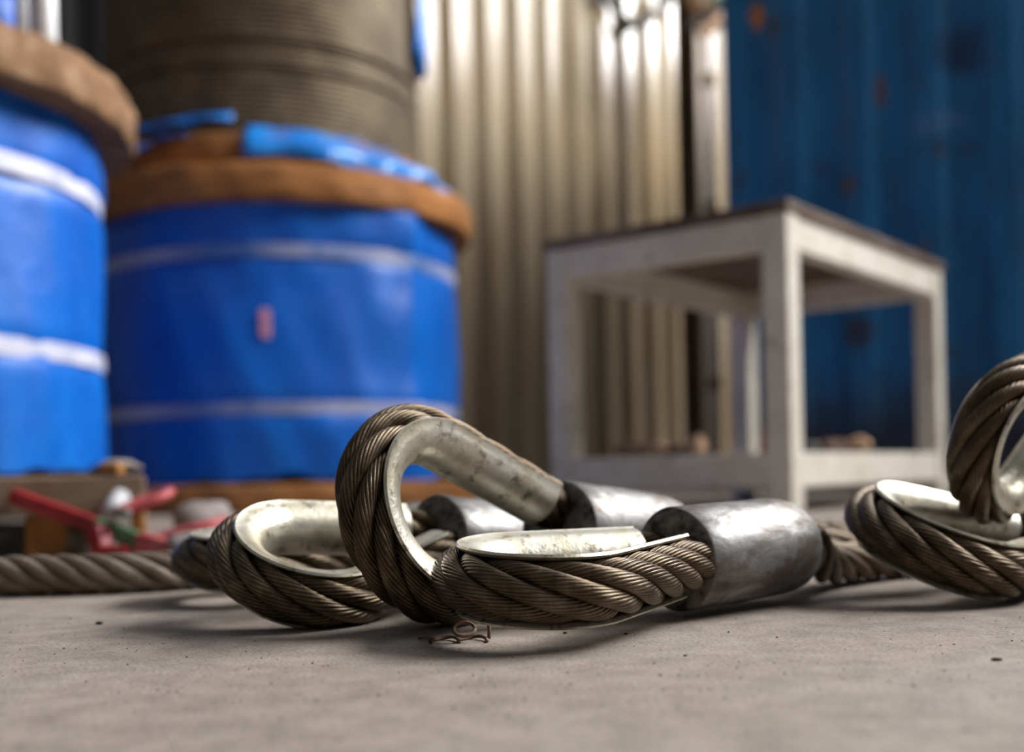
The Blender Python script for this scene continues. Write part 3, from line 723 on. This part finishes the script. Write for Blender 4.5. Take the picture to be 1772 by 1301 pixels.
V, Fc = lathe_vf([(.002, 0), (.115, 0), (.12, .006), (.12, .09), (.123, .095), (.123, .105), (.12, .11), (.12, .2), (.123, .205), (.123, .215), (.12, .22), (.12, .29), (.112, .3), (.002, .3)], 48); o = mesh('body', V, Fc, 'blue_drum', t2_); sharp(o, 50)
V, Fc = lathe_vf([(.02, .299), (.02, .318), (.017, .32), (.002, .32)], 20); o = mesh('cap', V, Fc, 'blue_drum', t2_); sharp(o, 50); o.location = (.06, 0, 0)

# ---------------------------------------------------------------- pallet
YP = 1.50; XP1 = -.515; XP0 = -2.2; YP1 = 3.12
pal = empty('wooden_pallet', (XP1, YP, 0), 'weathered wooden pallet under the front blue reel', 'pallet')
pal.rotation_euler = (0, 0, R(19))
def pbox(name, x0, x1, y0, y1, z0, z1, mat): return box(name, (x0 - XP1, y0 - YP, z0), (x1 - XP1, y1 - YP, z1), mat, pal, .004)
nb = 14; wy = (YP1 - YP) / nb
for i in range(nb): pbox('deck_board', XP0, XP1, YP + i * wy + .006, YP + (i + 1) * wy - .006, .086, .1115, 'pallet_wood')
for x0, x1 in ((XP0, XP0 + .1), (-1.4, -1.3), (XP1 - .157, XP1 - .106), (XP1 - .02, XP1)):
    pbox('stringer', x0, x1, YP + .004, YP1 - .004, .058, .0858, 'pallet_wood')
    for y0 in (YP + .01, (YP + YP1) / 2 - .05, YP1 - .11): pbox('block', x0, x1, y0, y0 + .1, .0, .0578, 'pallet_block')
pbox('front_board', XP0, XP1, YP - .018, YP + .003, .058, .1105, 'pallet_wood')

# ---------------------------------------------------------------- red gear and scrap in front of the pallet
def P3(px, py, Y): return np.array(at(px, py, Y))
def bar(name, a, b, hw, hh, mat, parent, org, bev=.003):
    a, b = np.array(a), np.array(b); d = b - a; L_ = np.linalg.norm(d); d /= L_; h = np.cross(d, [0, 0, 1]); h /= np.linalg.norm(h); u = np.cross(h, d)
    return obox(name, (a + b) / 2 - org, d * L_ / 2, h * hw, u * hh, mat, parent, bev)
org = P3(170, 960, 1.37); org[2] = 0
lev = empty('load_binder', tuple(org), 'red lever load binder leaning against the pallet front', 'load binder')
a, b_, c_, d_ = P3(20, 858, 1.42), P3(165, 909, 1.40), P3(240, 936, 1.385), P3(302, 960, 1.37); d_[2] = max(d_[2], .012)
bar('lever', a, b_, .008, .0105, 'red_paint', lev, org)
o = bar('painted_band', b_, c_, .0085, .011, 'green_paint', lev, org); o['label'] = 'worn green painted band'
bar('jaw', c_, d_, .009, .012, 'faded_red', lev, org)
e0 = P3(168, 915, 1.39); e1 = P3(178, 962, 1.38); e1[2] = .012
bar('foot', e0, e1, .010, .016, 'red_paint', lev, org)
e2 = e1 + np.array([.035, 0, -.002]); bar('foot_plate', e1 - np.array([.012, 0, 0]), e2, .014, .009, 'red_paint', lev, org)
def shackle(loc, rot, mat, label, s=1.0):
    root = empty('bow_shackle', loc, label, 'shackle'); root.rotation_euler = rot
    P = [(-.022 * s, 0, 0), (-.024 * s, .012 * s, 0)] + [(.029 * s * math.cos(x), .042 * s + .029 * s * math.sin(x), 0) for x in np.linspace(math.pi + .3, -.3, 16)] + [(.024 * s, .012 * s, 0), (.022 * s, 0, 0)]
    tube('bow', spline(P, 4), .0075 * s, mat, root, 10)
    tube('pin', [(-.036 * s, 0, 0), (0, 0, 0), (.036 * s, 0, 0)], .0065 * s, 'grey_rag', root, 10)
    return root
q = P3(205, 900, 1.40); shackle((q[0] + .004, 1.40, .062), (R(22), 0, R(-58)), 'faded_red', 'faded red shackle tilted up behind the load binder', .95)
q = P3(258, 930, 1.40); shackle((q[0] - .004, 1.45, .022), (R(14), 0, R(-80)), 'faded_red', 'pinkish red shackle lying beside the load binder jaw', 1.25)
pa, pb = P3(186, 888, 1.44), P3(212, 858, 1.47)
pipe_ = tube('pipe_offcut', [pa, (pa + pb) / 2, pb], .013, 'pale_plastic', None, 14, origin=tuple((pa + pb) / 2)); tag(pipe_, 'short pale grey pipe offcut propped on the scrap', 'pipe')
q = P3(225, 850, 1.62); lump('rag_bundle', (q[0] - .01, 1.60, .1125), (.036, .04, .011), 'grey_rag', 'brownish grey rag lying on the pallet corner', 'rag', 11)
q = P3(335, 905, 1.58); lump('rag_bundle', (q[0] + .015, 1.58, 0), (.046, .04, .034), 'grey_rag', 'grey rag bundle behind the pinkish shackle', 'rag', 12)
q = P3(330, 930, 1.35); lump('rag_bundle', (q[0] + .005, 1.36, 0), (.03, .03, .018), 'grey_rag', 'small grey rag heap behind the dark sling eye', 'rag', 13)
q = P3(187, 836, 1.47); cube_ = box('wood_offcut', (q[0] - .012, 1.47, .1125), (q[0] + .014, 1.5, .128), 'pallet_block', None, .003, origin=(q[0], 1.485, .1125)); tag(cube_, 'small orange wood offcut on the pallet corner', 'wood')

# ---------------------------------------------------------------- small things on the floor
fy = .645; lp = []
q0 = at(722, 1112, fy); q1 = at(845, 1114, fy); zz = .0022
x0, x1 = q0.x, q1.x
for s in np.linspace(0, 1, 90):
    x = x0 + (x1 - x0) * s; lp.append((x + .0035 * math.sin(s * 16), fy + .007 * math.cos(s * 16), zz - .0006 + .0006 * math.sin(s * 32)))
cxr = at(804, 1104, fy).x
for s in np.linspace(0, 2 * math.pi, 30): lp.append((cxr + .0065 * math.cos(s), fy - .003 + .004 * math.sin(s), .0078 + .0035 * math.sin(s)))
tw = empty('wire_twist', ((x0 + x1) / 2, fy, 0), 'rusty twisted wire scrap on the floor under the two sling eyes', 'wire')
off = np.array([(x0 + x1) / 2, fy, 0])
tube('twisted_wire', np.array(lp[:90]) - off, .0011, 'rust', tw, 8)
tube('wire_loop', np.array(lp[90:]) - off, .0012, 'rust', tw, 8)
pv = at(846, 1112, fy); tube('wire_end', np.array([(pv.x, fy, .0014), (pv.x + .0004, fy, .006), (pv.x, fy, .0118)]) - off, .0011, 'rust', tw, 8)

def chip(px, py, s, mat, label, seed):
    dx, dy = px - PX, py - PY; v = dx * math.sin(ROLL) + dy * math.cos(ROLL); Y = H * F / v; p_ = at(px, py, Y)
    return lump('debris_chip', (p_.x, p_.y, 0), (s, s * .7, s * .35), mat, label, 'debris', seed)
chip(1725, 1143, .0022, 'dark_chip', 'black chip alone on the bare floor at the front edge', 21)
chip(172, 1080, .0028, 'dark_chip', 'black chip on the floor in front of the bare rope', 22)
chip(1083, 1098, .0014, 'dark_chip', 'dark flake on the floor below the shiny ferrule face', 23)
chip(978, 1096, .0014, 'dark_chip', 'dark flake on the floor below the flat eye', 24)
chip(1186, 1135, .0011, 'dark_chip', 'tiny dark crumb on the floor in front of the ferrule', 25)
# uncountable grit
V = []; Fc = []
for i in range(2200):
    y = .40 + .75 * rng.random() ** 1.2; x = (rng.random() - .5) * 1.15 * y; s = .00025 + .00075 * rng.random() ** 4
    if any(abs(math.hypot(x - u, y - v) - q_) < e_ for u, v, q_, e_ in ((-.145, .761, .045, .05), (-.215, .90, .045, .05), (-.05, .72, .045, .05), (.32, .80, .045, .05))) or np.min(np.hypot(RP[:, 0] - x, RP[:, 1] - y)) < .024: continue
    b = len(V); a0 = rng.random() * 6
    for kx in range(5): V.append((x + s * math.cos(a0 + kx * 1.257) * (0.6 + .7 * rng.random()), y + s * math.sin(a0 + kx * 1.257) * (0.6 + .7 * rng.random()), 0.0001))
    V.append((x, y, s * (.5 + .5 * rng.random())))
    Fc += [(b + kx, b + (kx + 1) % 5, b + 5) for kx in range(5)] + [(b + 4, b + 3, b + 2, b + 1, b)]
g = mesh('floor_grit', V, Fc, 'dirt', smooth=False); tag(g, 'fine dark grit scattered over the concrete floor', 'grit', kind='stuff')

# ---------------------------------------------------------------- light: overcast hall, big high opening to one side
wld = bpy.data.worlds.new('hall'); sc.world = wld; wld.use_nodes = True
nt = wld.node_tree; bg = nt.nodes['Background']
tc = nt.nodes.new('ShaderNodeTexCoord'); sp = nt.nodes.new('ShaderNodeSeparateXYZ'); rp = nt.nodes.new('ShaderNodeValToRGB')
nt.links.new(tc.outputs['Generated'], sp.inputs[0]); nt.links.new(sp.outputs[2], rp.inputs[0]); nt.links.new(rp.outputs[0], bg.inputs[0])
e = rp.color_ramp.elements; e[0].position = 0.0; e[0].color = (.12, .11, .105, 1); e[1].position = .8; e[1].color = (.46, .48, .52, 1)
bg.inputs[1].default_value = 0.42
def area(name, loc, target, sx_, sy_, power, col=(1, 1, 1)):
    l = bpy.data.lights.new(name, 'AREA'); l.shape = 'RECTANGLE'; l.size = sx_; l.size_y = sy_; l.energy = power; l.color = col
    o = bpy.data.objects.new(name, l); o.location = loc
    o.rotation_euler = (Vector(target) - Vector(loc)).to_track_quat('-Z', 'Y').to_euler(); COL.objects.link(o); return o
area('window_daylight', (6.5, 3.2, 5.9), (0.2, 2.2, 0.3), 6.5, 2.6, 1620, (1.0, .995, .985))
area('window_daylight', (6.6, 9.0, 6.1), (0.3, 5.5, 1.5), 3.6, 2.0, 900, (1.0, 1.0, 1.0))
area('skylight', (2.2, 3.4, 5.6), (.8, 2.0, 0), 2.4, 5.0, 75, (.97, .985, 1.0))

# ---------------------------------------------------------------- camera
cam = bpy.data.cameras.new('camera'); co = bpy.data.objects.new('camera', cam); COL.objects.link(co)
cam.sensor_width = 36; cam.lens = F / 1772 * 36; cam.shift_y = (PY - 650.5) / 1772; cam.clip_start = .02
co.location = (0, 0, H); co.rotation_euler = (math.pi / 2, -ROLL, 0)
from mathutils import Matrix
co.rotation_euler = (Matrix.Rotation(math.pi / 2, 3, 'X') @ Matrix.Rotation(-ROLL, 3, 'Z')).to_euler()
cam.dof.use_dof = True; cam.dof.focus_distance = .64; cam.dof.aperture_fstop = 3.4
sc.camera = co
sc.view_settings.view_transform = 'Standard'; sc.view_settings.look = 'None'; sc.view_settings.gamma = 1; sc.view_settings.exposure = 0.0
sc.cycles.use_denoising = True
